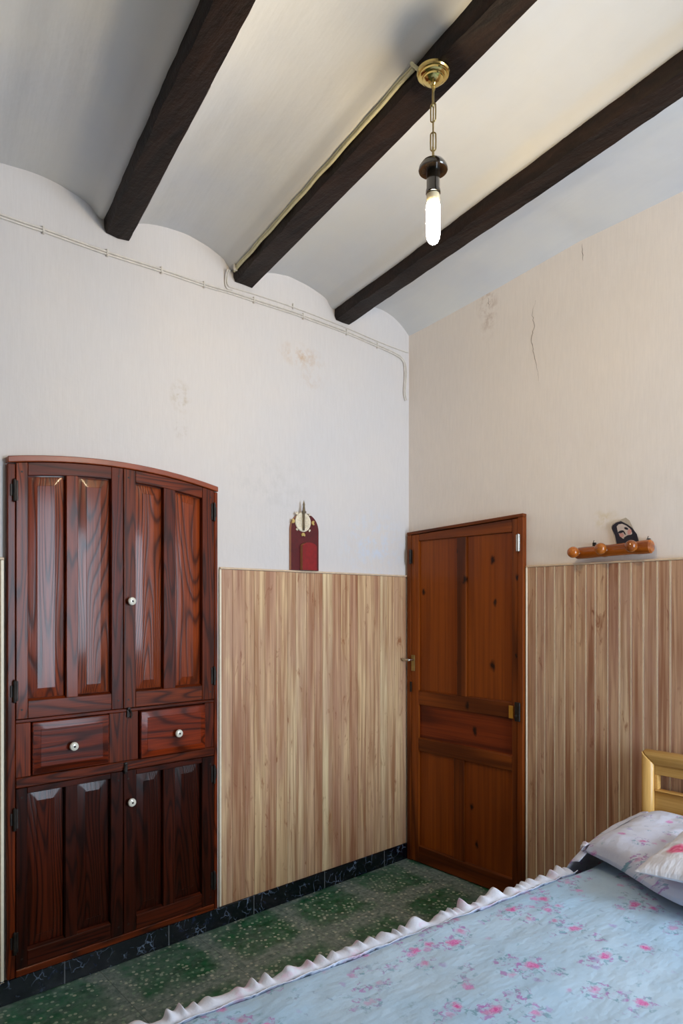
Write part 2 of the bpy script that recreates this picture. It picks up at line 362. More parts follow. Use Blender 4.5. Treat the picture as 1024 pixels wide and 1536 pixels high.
def mat_floral(name, base1, base2, scale=1.0, axes='XY'):
    t = NT(name)
    co = t.co if axes == 'XY' else t.map((1, 1, 1), rot=(0, 0, 0))
    X, Y, Z = t.sep(co)
    # wrap the flat cloth: height counts as extra length sideways
    flat = t.comb(t.math('ADD', X, t.math('MULTIPLY', Z, 0.8)), t.math('ADD', Y, t.math('MULTIPLY', Z, 0.8)), 0.0)
    flat = t.map((scale, scale, 1), src=flat)
    wob = t.vmath('MULTIPLY', t.vmath('SUBTRACT', t.noise(flat, 60, 3, 0.65, col=True), (0.5, 0.5, 0.5)), (0.034, 0.034, 0))
    w = t.vmath('ADD', flat, wob)
    base = t.mix(t.ramp(t.noise(t.co, 3, 3), [(0.35, 0.0), (0.65, 1.0)]), base1, base2)
    c = base
    def motif(off, cellsize, r0, r1, colA, colB, amt, thr=None, rnd=0.75, stretch=(1, 1, 1), halo=False):
        nonlocal c
        v = t.n('ShaderNodeTexVoronoi', feature='F1'); t.l(t.map(stretch, loc=off, rot=(0, 0, off[0]), src=w), v.inputs['Vector'])
        v.inputs['Scale'].default_value = 1 / cellsize; v.inputs['Randomness'].default_value = rnd
        d = t.math('MULTIPLY', v.outputs['Distance'], cellsize)
        m = t.ramp(t.math('DIVIDE', d, r1), [(r0 / r1, 1.0), (1.0, 0.0)])
        if thr is not None: m = t.math('MULTIPLY', m, t.math('GREATER_THAN', t.sep(v.outputs['Color'])[1], thr))
        sw = t.ramp(t.math('MULTIPLY_ADD', t.math('SINE', t.math('MULTIPLY', d, 1400)), 0.5, 0.5), [(0.2, 0.0), (0.8, 1.0)])
        petal = t.noise(w, 150, 2, 0.6)
        col = t.mix(t.math('MULTIPLY', t.math('ADD', sw, petal), 0.5), colA, colB)
        c = t.mix(t.math('MULTIPLY', m, amt), c, col)
        if halo:
            hm = t.ramp(t.math('DIVIDE', d, r1 * 2.1), [(0.42, 0.0), (0.5, 1.0), (0.85, 1.0), (1.0, 0.0)])
            if thr is not None: hm = t.math('MULTIPLY', hm, t.math('GREATER_THAN', t.sep(v.outputs['Color'])[1], thr))
            hm = t.math('MULTIPLY', hm, t.ramp(t.noise(w, 62, 2, 0.6), [(0.50, 0.0), (0.58, 1.0)]))
            c = t.mix(t.math('MULTIPLY', hm, 0.8), c, t.mix(t.ramp(t.noise(w, 30, 1), [(0.45, 0.0), (0.55, 1.0)]), S(118, 160, 176), S(176, 120, 186)))
    leaf = S(120, 158, 178)
    motif((0.03, 0.05, 0), 0.050, 0.004, 0.011, leaf, S(150, 182, 194), 0.70, 0.45, 1.0, (1, 2.2, 1))
    motif((0.9, 0.21, 0), 0.054, 0.004, 0.011, S(120, 164, 180), S(140, 144, 186), 0.70, 0.45, 1.0, (2.2, 1, 1))
    motif((1.7, 0.4, 0), 0.070, 0.006, 0.014, S(146, 134, 190), S(186, 170, 214), 0.7, 0.4, 1.0)
    motif((0.4, 0.77, 0), 0.095, 0.008, 0.017, S(206, 92, 166), S(214, 166, 212), 0.9, 0.25, 0.9)
    motif((0.10, 0.13, 0), 0.062, 0.008, 0.019, S(200, 40, 128), S(222, 150, 204), 1.0, 0.70, 0.9, halo=True)
    motif((0.55, 1.13, 0), 0.135, 0.010, 0.021, S(196, 34, 126), S(224, 150, 206), 1.0, 0.12, 0.8, (0.72, 1.15, 1), halo=True)
    wv = t.noise(t.map((1, 2.6, 1), rot=(0, 0, math.radians(35))), 5, 3, 0.5)
    t.bump(t.math('ADD', t.math('MULTIPLY', wv, 1.0), t.math('MULTIPLY', t.noise(t.co, 26, 3), 0.25)), 0.5, 0.02)
    return t.set(Base_Color=c, Roughness=0.75, Sheen_Weight=0.1)
M_floral = mat_floral('pale_blue_rose_print', S(168, 198, 220), S(186, 208, 224))
M_floral2 = mat_floral('white_lilac_rose_print', S(206, 208, 224), S(214, 216, 228), 1.0)
t = NT('white_lace_frill')
c = t.mix(t.ramp(t.noise(t.co, 14, 3), [(0.55, 0.0), (0.68, 0.6)]), S(222, 224, 234), S(222, 170, 196))
t.bump(t.noise(t.co, 120, 2), 0.3, 0.003)
M_lace = t.set(Base_Color=c, Roughness=0.8)

t = NT('white_rose_cushion_cloth')
d = t.vmath('LENGTH', t.vmath('MULTIPLY', t.vmath('SUBTRACT', t.co, (-0.080, 0.135, 0.0)), (0.72, 1.10, 0)))
d = t.math('MULTIPLY_ADD', t.noise(t.co, 40, 2), 0.012, d)
sw = t.ramp(t.math('MULTIPLY_ADD', t.math('SINE', t.math('MULTIPLY', d, 420)), 0.5, 0.5), [(0.3, 0.0), (0.7, 1.0)])
c = t.mix(t.ramp(d, [(0.034, 1.0), (0.040, 0.0)]), S(224, 222, 226), t.mix(sw, S(222, 92, 132), S(232, 130, 160)))
t.bump(t.noise(t.map((1, 3, 1)), 9, 3), 0.5, 0.02)
M_cush = t.set(Base_Color=c, Roughness=0.75)

# ------------------------------------------------------------------ the room
# the inner corner of the two visible walls stands at the origin; the room lies at x<0, y<0
XW, YW, HT = -4.40, -4.30, 3.42
tag(MB().box(XW - .15, .15, YW - .15, .15, -.12, 0).build('floor', M_floor), kind='structure')
wl = tag(MB().box(XW - .15, .15, 0, .15, 0, HT).build('wall_left', M_wallL), kind='structure')
wr = tag(MB().box(0, .15, YW, 0, 0, HT).build('wall_right', M_wallR), kind='structure')
tag(MB().box(XW - .15, XW, YW, 0, 0, HT).build('wall_side', M_wallO), kind='structure')
WX0, WX1, WZ0, WZ1 = -1.25, -0.20, 0.55, 2.65
m = MB()
m.box(XW - .15, WX0, YW - .15, YW, 0, HT); m.box(WX1, .15, YW - .15, YW, 0, HT)
m.box(WX0, WX1, YW - .15, YW, 0, WZ0); m.box(WX0, WX1, YW - .15, YW, WZ1, HT)
tag(m.build('wall_rear', M_wallO), kind='structure')
w = empty('window_1', ((WX0 + WX1) / 2, YW - .07, WZ0), kind='structure')
m = MB()
for a, b in ((WX0, WX0 + .05), (WX1 - .05, WX1), ((WX0 + WX1) / 2 - .03, (WX0 + WX1) / 2 + .03)): m.box(a, b, YW - .10, YW - .05, WZ0, WZ1, .004)
for a, b in ((WZ0, WZ0 + .06), (WZ1 - .05, WZ1)): m.box(WX0 + .05, WX1 - .05, YW - .10, YW - .05, a, b, .004)
m.build('window_frame', M_cabV, w)

# cracks and a peeled spot in the right wall's paper
def crack(pts, name='trim_1', wd=0.0012):
    m = MB(); P = []
    for a, b in zip(pts, pts[1:]):
        for k in range(6):
            f = k / 6; P.append((a[0] + (b[0] - a[0]) * f + random.uniform(-.0035, .0035), a[1] + (b[1] - a[1]) * f))
    P.append(pts[-1]); n = len(P)
    def fn(u, v):
        i = round(u * (n - 1)); s = wd * math.sin(PI * min(1, max(0.06, u))) * (0.6 + 0.8 * mn.random()) if 0 < u < 1 else 0.0002
        return (-0.0012, P[i][0] + (v - .5) * 2 * s, P[i][1])
    m.grid(fn, n - 1, 1)
    return tag(m.build('crack', plain('crack_shadow', S(110, 88, 78), 0.9), wr), 'thin jagged crack in the wallpaper')
crack([(-.861, 3.033), (-.842, 2.973), (-.853, 2.902), (-.834, 2.841), (-.850, 2.769), (-.872, 2.68), (-.884, 2.603)])
crack([(-.574, 3.147), (-.579, 3.085)]); crack([(-1.112, 3.215), (-1.115, 3.13)])

# ---- ceiling beams run 10 degrees off the right wall's line; plaster vaults span between them
SL = 0.178
ang = math.atan(SL)
BW, BZ0, BZ1 = 0.114, 3.046, 3.17
centres = [-4.27, -3.65, -3.03, -2.415, -1.792, -1.168, -0.532]
labels = {-1.792: 'dark beam nearest the left edge, over the cupboard', -1.168: 'dark middle beam that carries the hanging lamp',
          -0.532: 'dark beam behind the lit bulb, closest to the right wall', -2.415: 'dark beam above the far left, outside the view',
          -3.03: 'dark beam over the camera side of the room', -3.65: 'dark beam near the side wall, short', -4.27: 'dark beam end in the side wall corner'}
for ci, cx in enumerate(centres):
    if cx < -3.9: continue
    L = 4.28
    if cx - SL * L < XW + .1: L = (cx - XW - .12) / SL
    m = MB(); nL = max(8, int(L / .035))
    sec = [(-.5, 1), (-.5, .5), (-.5, .14), (-.42, .0), (0, -.01), (.42, 0), (.5, .14), (.5, .5), (.5, 1)]
    rings = []
    for i in range(nL + 1):
        y = -0.004 - L * i / nL; ring = []
        for (a, b) in sec:
            nz = mn.noise(Vector((a * 3 + cx * 7, b * 2, y * 3.2))) * .006 + mn.noise(Vector((a * 9 + cx, b * 7, y * 17))) * .0045
            x = cx + SL * y + a * (BW + nz * 1.6); z = BZ0 + b * (BZ1 - BZ0) + (nz if b < .2 else 0)
            if b == .14 and mn.noise(Vector((cx * 3, a, y * 9))) > .33: z += .012; x -= math.copysign(.006, a)
            ring.append((x, y, z))
        rings.append(ring)
    m.loops(rings)
    tag(m.build('ceiling_beam', M_beam), labels[cx], 'beam', 'dark wooden ceiling beams')

def spring(x0): return 3.10
m = MB()
def vault(xa, xb, za, zb, crown, steps=22, phase=0.0):
    """bay between beam edges xa and xb (given at the left wall)"""
    def fn(u, v):
        y = .04 - (4.40) * u
        xl = xa + SL * y; xr = xb + SL * y
        x = xl + (xr - xl) * v
        s = 4 * v * (1 - v)
        z = za + (zb - za) * v + (crown - (za + zb) / 2) * (s ** 0.85 if s > 0 else 0)
        z += .006 * mn.noise(Vector((x * 4, y * 1.3, phase))) + .0035 * mn.noise(Vector((x * 14 - y * 2.4, y * 1.2, 3.3)))
        # slim plaster fillet against the beam on the right of the bay
        if v > .88: z -= .020 * math.sin(PI * min(1, (v - .88) / .12))
        return (x, y, z)
    m.grid(fn, 120, steps * 2)
for a, b in zip(centres, centres[1:]):
    vault(a + BW / 2 - .012, b - BW / 2 + .012, 3.112, 3.100, 3.176, phase=a)
def lastbay(u, v):
    y = .04 - 4.40 * u; xl = -0.532 + BW / 2 - .012 + SL * y; x = xl + (0.03 - xl) * v
    yy = -y
    pts = [(0, 3.088), (.04, 3.09), (.65, 3.160), (1.10, 3.226), (1.57, 3.243), (4.5, 3.25)]
    wz = 3.088
    for (a0, z0), (a1, z1) in zip(pts, pts[1:]):
        if a0 <= yy <= a1: wz = z0 + (z1 - z0) * (yy - a0) / (a1 - a0)
    s = 4 * v * (1 - v); sag = .105 if yy < .1 else .105 - .04 * min(1, yy / 1.2)
    z = 3.112 + (wz - 3.112) * v + sag * s ** .9
    z += .006 * mn.noise(Vector((x * 4, y * 1.3, 9))) + .003 * mn.noise(Vector((x * 14, y * 1.6, 3.3)))
    return (x, y, z)
m.grid(lastbay, 120, 40)
tag(m.build('ceiling', M_ceil, angle=60), kind='structure')
tag(MB().box(XW - .15, .15, YW - .15, .15, HT + .001, HT + .10).build('ceiling_slab', M_ceil), kind='structure')

# ---- baseboards
tag(MB().box(XW + .002, -.001, -.013, -.001, .001, .092, .002).build('baseboard_left', M_marble), kind='structure')
tag(MB().box(-.0125, -.001, -4.28, -.86, .001, .03, .002).build('baseboard_right', M_marble), kind='structure')

# ---- wood panelling
def planks(along, a0, a1, z0, z1, wd, gap, thick, bev):
    m = MB(); a = a0; i = 0
    while a < a1 - .004:
        w_ = min(wd * random.choice((1, 1, .86, 1.12)), a1 - a)
        if along == 'x': m.box(a, a + w_ - gap, -thick, -.0015, z0, z1, bev)
        else: m.box(-thick, -.0106, -(a + w_ - gap), -a, z0, z1, bev)
        a += w_; i += 1
    return m
CX0, CX1 = -2.226, -1.327     # cupboard sides
e = empty('wall_panelling', (-.65, -.006, .095), 'striped wood panelling on the left wall between cupboard and door', 'panelling')
planks('x', -1.296, -.036, .094, 1.672, .062, .0008, .010, .0012).build('plank_board', M_panel, e)
MB().box(-1.304, -.004, -.014, -.0015, 1.673, 1.682, .002).build('top_trim', M_trim, e)
MB().box(-1.306, -1.2965, -.013, -.0015, .094, 1.672, .002).build('edge_trim', M_trimw, e)
e = empty('wall_panelling', (-3.3, -.006, .095), 'sliver of striped wood panelling left of the cupboard', 'panelling')
planks('x', -4.36, -2.246, .094, 1.672, .062, .0008, .010, .0012).build('plank_board', M_panel, e)
MB().box(-4.38, -2.232, -.014, -.0015, 1.673, 1.682, .002).build('top_trim', M_trim, e)
MB().box(-2.245, -2.233, -.013, -.0015, .094, 1.672, .002).build('edge_trim', M_trimw, e)
e = empty('wall_panelling', (-.006, -2.5, .03), 'grooved striped wood panelling behind the bed on the right wall', 'panelling')
planks('y', .822, 4.26, .032, 1.694, .054, .0075, .0128, .0026).build('plank_board', M_panelR, e)
MB().box(-.0105, -.0005, -4.26, -.822, .032, 1.694).build('backing_sheet', M_trimw, e)
MB().box(-.016, -.0015, -4.27, -.812, 1.695, 1.704, .002).build('top_trim', M_trim, e)
MB().box(-.016, -.0015, -.8215, -.812, .032, 1.694, .002).build('edge_trim', M_trimw, e)

# ------------------------------------------------------------------ built-in cupboard
YB = -.0025
def zt(x): return 2.100 - .22 * (x + 1.80) ** 2
def frontpoly(m, poly, yf, yb, bev=.0018, mat=0, rnd=None):
    m.prism(poly, lambda p: Vector((p[0], yf, p[1])), lambda p: Vector((p[0], yb, p[1])), bev, mat, rnd)
def archstrip(x0, x1, lo, hi, n=14):
    xs = [x0 + (x1 - x0) * i / n for i in range(n + 1)]
    return [(x, lo(x)) for x in xs] + [(x, hi(x)) for x in reversed(xs)]
cup = empty('cupboard', (-1.777, -.02, .10), 'tall red-brown varnished built-in wall cupboard with arched top and white knobs', 'cupboard')
m = MB()
frontpoly(m, archstrip(CX0, CX1, lambda x: zt(x) - .024, lambda x: zt(x)), -.036, YB, .003, 1)
arch = m.build('arched_top_rail', [M_cabV, M_cabT], cup)
m = MB()
m.box(CX0, CX0 + .028, -.030, YB, .100, zt(CX0) - .026, .003); m.box(CX1 - .018, CX1, -.030, YB, .100, zt(CX1) - .026, .003)
m.box(CX0 + .029, CX1 - .019, -.032, YB, .100, .128, .003, 1)
m.build('frame', [M_cabV, M_cabH], cup)
m = MB()   # middle board behind the drawers
m.box(CX0 + .029, CX1 - .019, -.029, YB, 1.057, 1.070, .002, 1)
m.box(CX0 + .029, CX1 - .019, -.031, YB, .812, .8505, .003, 1)
m.box(CX0 + .029, -2.143, -.027, YB, .8510, 1.0565, .002); m.box(-1.838, -1.7125, -.027, YB, .8510, 1.0565, .002)
m.box(-1.396, CX1 - .019, -.027, YB, .8510, 1.0565, .002)
m.box(-2.142, -1.839, -.008, YB, .8510, 1.0565); m.box(-1.712, -1.3965, -.008, YB, .8510, 1.0565)
m.build('middle_rail', [M_cabV, M_cabH], cup)

YF = -.030
def raised(parent, x0, x1, z0, ztop, bw=.034, name='raised_panel', mat=None, yb=-.0090, yf=-.0140):
    """field panel with a shallow sloping border"""
    n = 8
    def outline(i):
        xs = [x0 + i + (x1 - x0 - 2 * i) * k / n for k in range(n + 1)]
        return [(x, z0 + i) for x in xs] + [(x, ztop(x) - i) for x in reversed(xs)]
    m = MB(); b = bmesh.new()
    O = [b.verts.new((p[0], yb, p[1])) for p in outline(0)]
    I = [b.verts.new((p[0], yf, p[1])) for p in outline(bw)]
    I2 = [b.verts.new((p[0], yf - .0012, p[1])) for p in outline(bw + .001)]
    N = len(O)
    for k in range(N):
        b.faces.new([O[k], O[(k + 1) % N], I[(k + 1) % N], I[k]]); b.faces.new([I[k], I[(k + 1) % N], I2[(k + 1) % N], I2[k]])
    b.faces.new(I2[::-1] if False else I2)
    bmesh.ops.recalc_face_normals(b, faces=b.faces[:])
    m._merge(b, 0, None, False)
    o = m.build(name, mat or M_cabP, parent)
    # make sure the front faces the room
    me = o.data
    big = max(me.polygons, key=lambda p: p.area)
    if big.normal.y > 0: me.flip_normals()
    return o
def cup_door(label, x0, x1, z0, top, panels, pz0, ptop, knob=None, hinges=(), hx=None):
    d = empty('door', ((x0 + x1) / 2, -.02, z0), parent=cup); d.location = Vector(((x0 + x1) / 2, -.02, z0)) - cup.location
    d['label'] = label
    m = MB()
    (a0, a1), (b0, b1) = panels
    # stiles, mullion, rails
    frontpoly(m, archstrip(x0, a0, lambda x: z0, top, 4), YF - .001, YB)
    frontpoly(m, archstrip(b1, x1, lambda x: z0, top, 4), YF - .001, YB)
    frontpoly(m, archstrip(a1 + .0003, b0 - .0003, lambda x: pz0 - .001, lambda x: ptop(x) + .001, 4), YF + .0005, YB)
    frontpoly(m, archstrip(a0 + .0003, b1 - .0003, ptop, top), YF, YB, .0018, 1)
    m.box(a0 + .0003, b1 - .0003, YF, YB, z0, pz0, .0018, 1)
    # sloping ledge at the foot of each opening
    for (p0, p1) in panels:
        m.prism([(YF + .003, pz0 - .001), (-.0140, pz0 + .007), (-.0140, pz0 - .001)], lambda p, X=p0 + .002: Vector((X, p[0], p[1])), lambda p, X=p1 - .002: Vector((X, p[0], p[1])), 0, 1)
    # recessed ground behind the fields
    for (p0, p1) in panels: m.box(p0, p1, -.0075, YB, pz0, ptop(p0) + .004, 0)
    # peg holes
    mm = m
    for px, pz_ in ((x0 + .02, z0 + .035), (x1 - .02, z0 + .035), (x0 + .02, top(x0 + .02) - .035), (x1 - .02, top(x1 - .02) - .035)):
        mm.lathe([(.004, 0), (.004, .0012)], (px, YF - .001, pz_), (0, -1, 0), 10, mat=2)
    m.build('door_frame', [M_cabVd, M_cabHd, M_iron] if z0 < .5 else [M_cabV, M_cabH, M_iron], d)  # lower doors get the varnish copies with shade in their colour
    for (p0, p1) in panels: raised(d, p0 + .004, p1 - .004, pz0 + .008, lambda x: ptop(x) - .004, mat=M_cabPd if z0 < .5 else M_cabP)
    if knob: porcelain(knob, d, YF - .001)
    return d
def porcelain(p, parent, y):
    m = MB()
    m.lathe([(.006, 0), (.006, .006), (.0085, .009), (.0155, .013), (.0175, .019), (.0155, .0245), (.010, .027), (.0045, .0275), (.0, .0275)], (p[0], y, p[1]), (0, -1, 0), 24)
    m.lathe([(.0045, 0), (.0035, .0015), (0, .0018)], (p[0], y - .0273, p[1]), (0, -1, 0), 12, mat=1)
    k = m.build('knob', [M_porc, M_iron], parent); k['label'] = 'white porcelain knob'
def hinge(x, z, s, parent, mat=None, h=.075):
    m = MB()
    m.box(x - .004 * 1, x + .014 * s if s > 0 else x + .004, YF - .0045, YF - .0012, z - h / 2, z + h / 2, .001) if s > 0 else m.box(x - .014, x + .004, YF - .0045, YF - .0012, z - h / 2, z + h / 2, .001)
    m.lathe([(.0, -h / 2 - .008), (.006, -h / 2 - .004), (.0062, 0), (.0062, h / 2), (.0, h / 2 + .008)], (x, YF - .008, z), 'Z', 12)
    m.box(x - .014, x + .014, YF - .0040, YF - .0012, z - h * .30, z + h * .30, .001)
    m.build('hinge', mat or M_iron, parent)
DT = lambda x: zt(x) - .026
PT = lambda x: zt(x) - .076
dUL = cup_door('upper left cupboard door', -2.196, -1.780, 1.072, DT, ((-2.154, -2.011), (-1.965, -1.829)), 1.139, PT)
dUR = cup_door('upper right cupboard door', -1.777, -1.347, 1.072, DT, ((-1.725, -1.597), (-1.541, -1.408)), 1.139, PT, knob=(-1.750, 1.520))
LT = lambda x: .810
LP = lambda x: .787
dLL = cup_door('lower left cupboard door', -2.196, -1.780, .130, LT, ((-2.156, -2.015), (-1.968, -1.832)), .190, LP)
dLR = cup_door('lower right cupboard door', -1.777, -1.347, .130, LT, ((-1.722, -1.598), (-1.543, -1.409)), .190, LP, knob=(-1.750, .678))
for dd_, s, x, zs in ((dUL, 1, -2.203, (1.935, 1.180)), (dLL, 1, -2.203, (.700, .235)), (dUR, -1, -1.350, (1.933, 1.180)), (dLR, -1, -1.350, (.728, .240))):
    for z in zs: hinge(x, z, s, dd_)
def drawer(label, x0, x1, z0, z1, out, knob):
    d = empty('drawer', (0, 0, 0), parent=cup); d.location = Vector(((x0 + x1) / 2, -.03, z0)) - cup.location; d['label'] = label
    MB().box(x0, x1, -out, -.010, z0, z1, .0025).build('drawer_front', M_cabD, d)
    raised(d, x0 + .004, x1 - .004, z0 + .004, lambda x: z1 - .004, .024, 'raised_panel', M_cabD, -out - .0004, -out - .0050)
    porcelain(knob, d, -out - .006)
drawer('left cupboard drawer', -2.139, -1.841, .8540, 1.0545, .036, (-1.992, .948))
drawer('right cupboard drawer, pulled slightly out', -1.7095, -1.399, .8540, 1.0535, .046, (-1.545, .944))
def hookcatch(x, z, tilt):
    m = MB()
    m.box(x - .008, x + .008, -.0345, -.0312, z - .022, z + .020, .001)
    m.tube([(x, -.037, z + .014), (x + tilt * .006, -.042, z + .004), (x + tilt * .010, -.042, z - .012), (x + tilt * .004, -.040, z - .026)], .0032, 8)
    m.lathe([(.0, 0), (.007, .001), (.006, .005), (0, .006)], (x, -.0345, z + .014), (0, -1, 0), 12)
    m.build('catch', M_iron, cup)
hookcatch(-1.757, 1.055, 1); hookcatch(-1.770, .826, -1)

# ------------------------------------------------------------------ the door in the right wall
dr = empty('door_1', (0, -.42, 0), kind='structure')
def side(m, poly, xf, xb, bev=.002, mat=0, rnd=None):
    m.prism(poly, lambda p: Vector((xf, p[0], p[1])), lambda p: Vector((xb, p[0], p[1])), bev, mat, rnd)
def dtop(y): return 1.936 + (-y - .036) / .784 * .032
XB = -.0025
def rc(y0, y1, z0, z1): return [(y0, z0), (y1, z0), (y1, z1), (y0, z1)]
m = MB()
side(m, [(-.0165, .001), (-.046, .001), (-.046, dtop(-.046) - .017), (-.0165, dtop(-.0165) - .017)], -.034, XB)
side(m, [(-.775, .001), (-.806, .001), (-.810, dtop(-.81) - .017), (-.779, dtop(-.779) - .017)], -.034, XB)
side(m, [(-.0165, dtop(-.0165) - .0165), (-.810, dtop(-.81) - .0165), (-.810, dtop(-.81)), (-.0165, dtop(-.0165))], -.036, XB, .002, 1)
m.build('door_casing', [M_dV, M_dH], dr)
m = MB(); ZD = .006
side(m, [(-.048, ZD), (-.103, ZD), (-.103, dtop(-.103) - .020), (-.048, dtop(-.048) - .020)], -.030, XB)
side(m, [(-.742, ZD), (-.773, ZD), (-.777, dtop(-.777) - .020), (-.742, dtop(-.742) - .020)], -.030, XB)
side(m, [(-.1035, 1.880), (-.7415, 1.880), (-.7415, dtop(-.7415) - .020), (-.1035, dtop(-.1035) - .020)], -.0295, XB, .002, 1)
side(m, rc(-.1035, -.7415, .925, 1.004), -.0295, XB, .002, 1)
side(m, rc(-.1035, -.7415, .655, .728), -.0295, XB, .002, 1)
side(m, rc(-.1035, -.7415, ZD, .098), -.0295, XB, .002, 1)
side(m, rc(-.385, -.447, 1.0045, 1.8795), -.0290, XB)
side(m, rc(-.363, -.432, .0985, .6545), -.0285, XB)
# small bead under the cross rails
for z in (1.0045, .7285, .0985):
    m.prism([(-.0275, z), (-.0175, z + .006), (-.0175, z)], lambda p: Vector((p[0], -.105, p[1])), lambda p: Vector((p[0], -.740, p[1])), 0, 1)
m.build('door_frame', [M_dV, M_dH], dr)
for (y0, y1, z0, z1, mt) in ((-.1035, -.3845, 1.0045, 1.8795, M_dP), (-.4475, -.7415, 1.0045, 1.8795, M_dP), (-.1035, -.3625, .0985, .6545, M_dP),
                             (-.4325, -.7415, .0985, .6545, M_dP), (-.1035, -.7415, .7285, .9245, M_dPH)):
    m = MB(); side(m, rc(y0, y1, z0, z1), -.0165, XB, 0); m.build('door_panel', mt, dr)
m = MB()
m.box(-.0355, -.0302, -.078, -.050, 1.118, 1.212, .002)
m.build('handle_plate', M_brassd, dr)
m = MB()
m.lathe([(.008, 0), (.008, .035), (.006, .038)], (-.0356, -.064, 1.185), (-1, 0, 0), 14)
m.tube([(-.072, -.064, 1.185), (-.078, -.050, 1.186), (-.079, -.028, 1.187), (-.078, -.006 - .012, 1.190)], [.0075, .0075, .0065, .006], 12)
m.build('handle_lever', M_chrome, dr)
m = MB(); m.box(-.036, -.0302, -.752, -.726, .925, .990, .0015); m.build('latch_plate', M_yellow, dr)
m = MB(); m.box(-.046, -.0362, -.798, -.766, .915, 1.012, .003); m.lathe([(.005, 0), (.005, .012), (.002, .014)], (-.0462, -.782, .945), (-1, 0, 0), 10); m.build('latch_box', M_iron, dr)
for (y, z, mt, h) in ((-.783, 1.820, M_chrome, .085), (-.050, 1.790, M_iron, .08)):
    m = MB(); m.box(-.0385, -.0363, y - .012, y + .012, z - h / 2, z + h / 2, .001)
    m.lathe([(0, -h / 2 - .006), (.0065, -h / 2), (.0065, h / 2), (0, h / 2 + .006)], (-.0440, y - (.006 if y < -.5 else 0), z), 'Z', 12)
    m.build('hinge', mt, dr)
m = MB(); m.box(-.0385, -.0363, -.058, -.042, .995, 1.055, .001); m.build('hinge', M_iron, dr)

# ------------------------------------------------------------------ cables on the left wall and along the beam
def smooth(pts, n=5):
    P = [Vector(p) for p in pts]; out = []
    for i in range(len(P) - 1):
        p0 = P[max(i - 1, 0)]; p1 = P[i]; p2 = P[i + 1]; p3 = P[min(i + 2, len(P) - 1)]
        for k in range(n):
            t_ = k / n
            out.append(0.5 * ((2 * p1) + (-p0 + p2) * t_ + (2 * p0 - 5 * p1 + 4 * p2 - p3) * t_ ** 2 + (-p0 + 3 * p1 - 3 * p2 + p3) * t_ ** 3))
    return out + [P[-1]]
base = [(-4.36, 2.940), (-3.2, 2.950), (-2.246, 2.955), (-2.091, 2.958), (-1.838, 2.958), (-1.597, 2.967), (-1.386, 2.971), (-1.247, 2.980), (-1.112, 2.984), (-.872, 2.993), (-.807, 2.993), (-.506, 2.992), (-.271, 2.981),
        (-.140, 2.973), (-.070, 2.958), (-.046, 2.925), (-.042, 2.850), (-.050, 2.765), (-.036, 2.720)]
cb = empty('electric_cord', (-1.5, -.006, 2.96), 'long grey cable clipped along the left wall and bending down at the corner', 'cable')
m = MB()
m.tube(smooth([(x, -.0062, z) for x, z in base]), .0045, 8)
m.tube(smooth([(x, -.0062, z + (.0105 if x < -.06 else 0)) if x < -.06 else (x + .012, -.0062, z + .004) for x, z in base]), .0042, 8)
m.build('wire', M_cable, cb)
for x in (-3.6, -2.9, -2.091, -1.838, -1.597, -1.386, -1.112, -.807, -.506, -.271):
    z = 0
    for (a, za), (b, zb) in zip(base, base[1:]):
        if a <= x <= b: z = za + (zb - za) * (x - a) / (b - a)
    m = MB(); m.box(x - .004, x + .004, -.0125, -.0008, z - .010, z + .020, .001)
    m.lathe([(.003, 0), (.0025, .003)], (x, -.0125, z - .006), (0, -1, 0), 8)
    m.build('cable_clip', M_cable, cb)
cb = empty('electric_cord', (-.6, -.006, 3.02), 'thinner cable just above the clipped one, from middle beam to corner', 'cable')
m = MB()
m.tube(smooth([(-1.262, -.030, 3.078), (-1.262, -.012, 3.062), (-1.262, -.0055, 3.03), (-1.255, -.0055, 3.016), (-1.235, -.0055, 3.012), (-1.1, -.0055, 3.020), (-.872, -.0055, 3.027), (-.55, -.0055, 3.024), (-.25, -.0055, 3.012), (-.07, -.0055, 3.010), (-.012, -.0055, 3.012)]), .0036, 8)
m.tube(smooth([(-1.272, -.030, 3.078), (-1.272, -.012, 3.058), (-1.272, -.0055, 3.02), (-1.262, -.0055, 3.000), (-1.235, -.0055, 2.999)]), .0036, 8)
m.build('wire', M_cable, cb)
m = MB(); m.box(-.876, -.869, -.0105, -.0008, 3.018, 3.045, .001); m.build('cable_clip', M_cable, cb)
LX, LY = -1.463, -1.448
cb = empty('electric_cord', (-1.35, -.7, 3.08), 'pale twin cable running along the middle beam to the lamp', 'cable')
m = MB()
for k, (r, dz) in enumerate(((.0055, 0), (.0045, .0105))):
    pts = []
    for i in range(40):
        y = -.030 - i / 39 * 1.36
        pts.append((-1.168 - BW / 2 + SL * y - .0085 - .001 * k + .0008 * math.sin(i * 1.3 + k), y, 3.078 + dz + .0015 * math.sin(i * .9)))
    if k == 0: pts += [(LX - .045, -1.405, 3.070), (LX - .030, -1.42, 3.050)]
    m.tube(pts, r, 8)
m.build('wire', M_cabled, cb)
bx = -1.168 - BW / 2 + SL * (-.055)
m = MB(); m.box(bx - .022, bx - .003, -.058, -.050, 3.070, 3.098, .001); m.build('cable_clip', M_cable, cb)

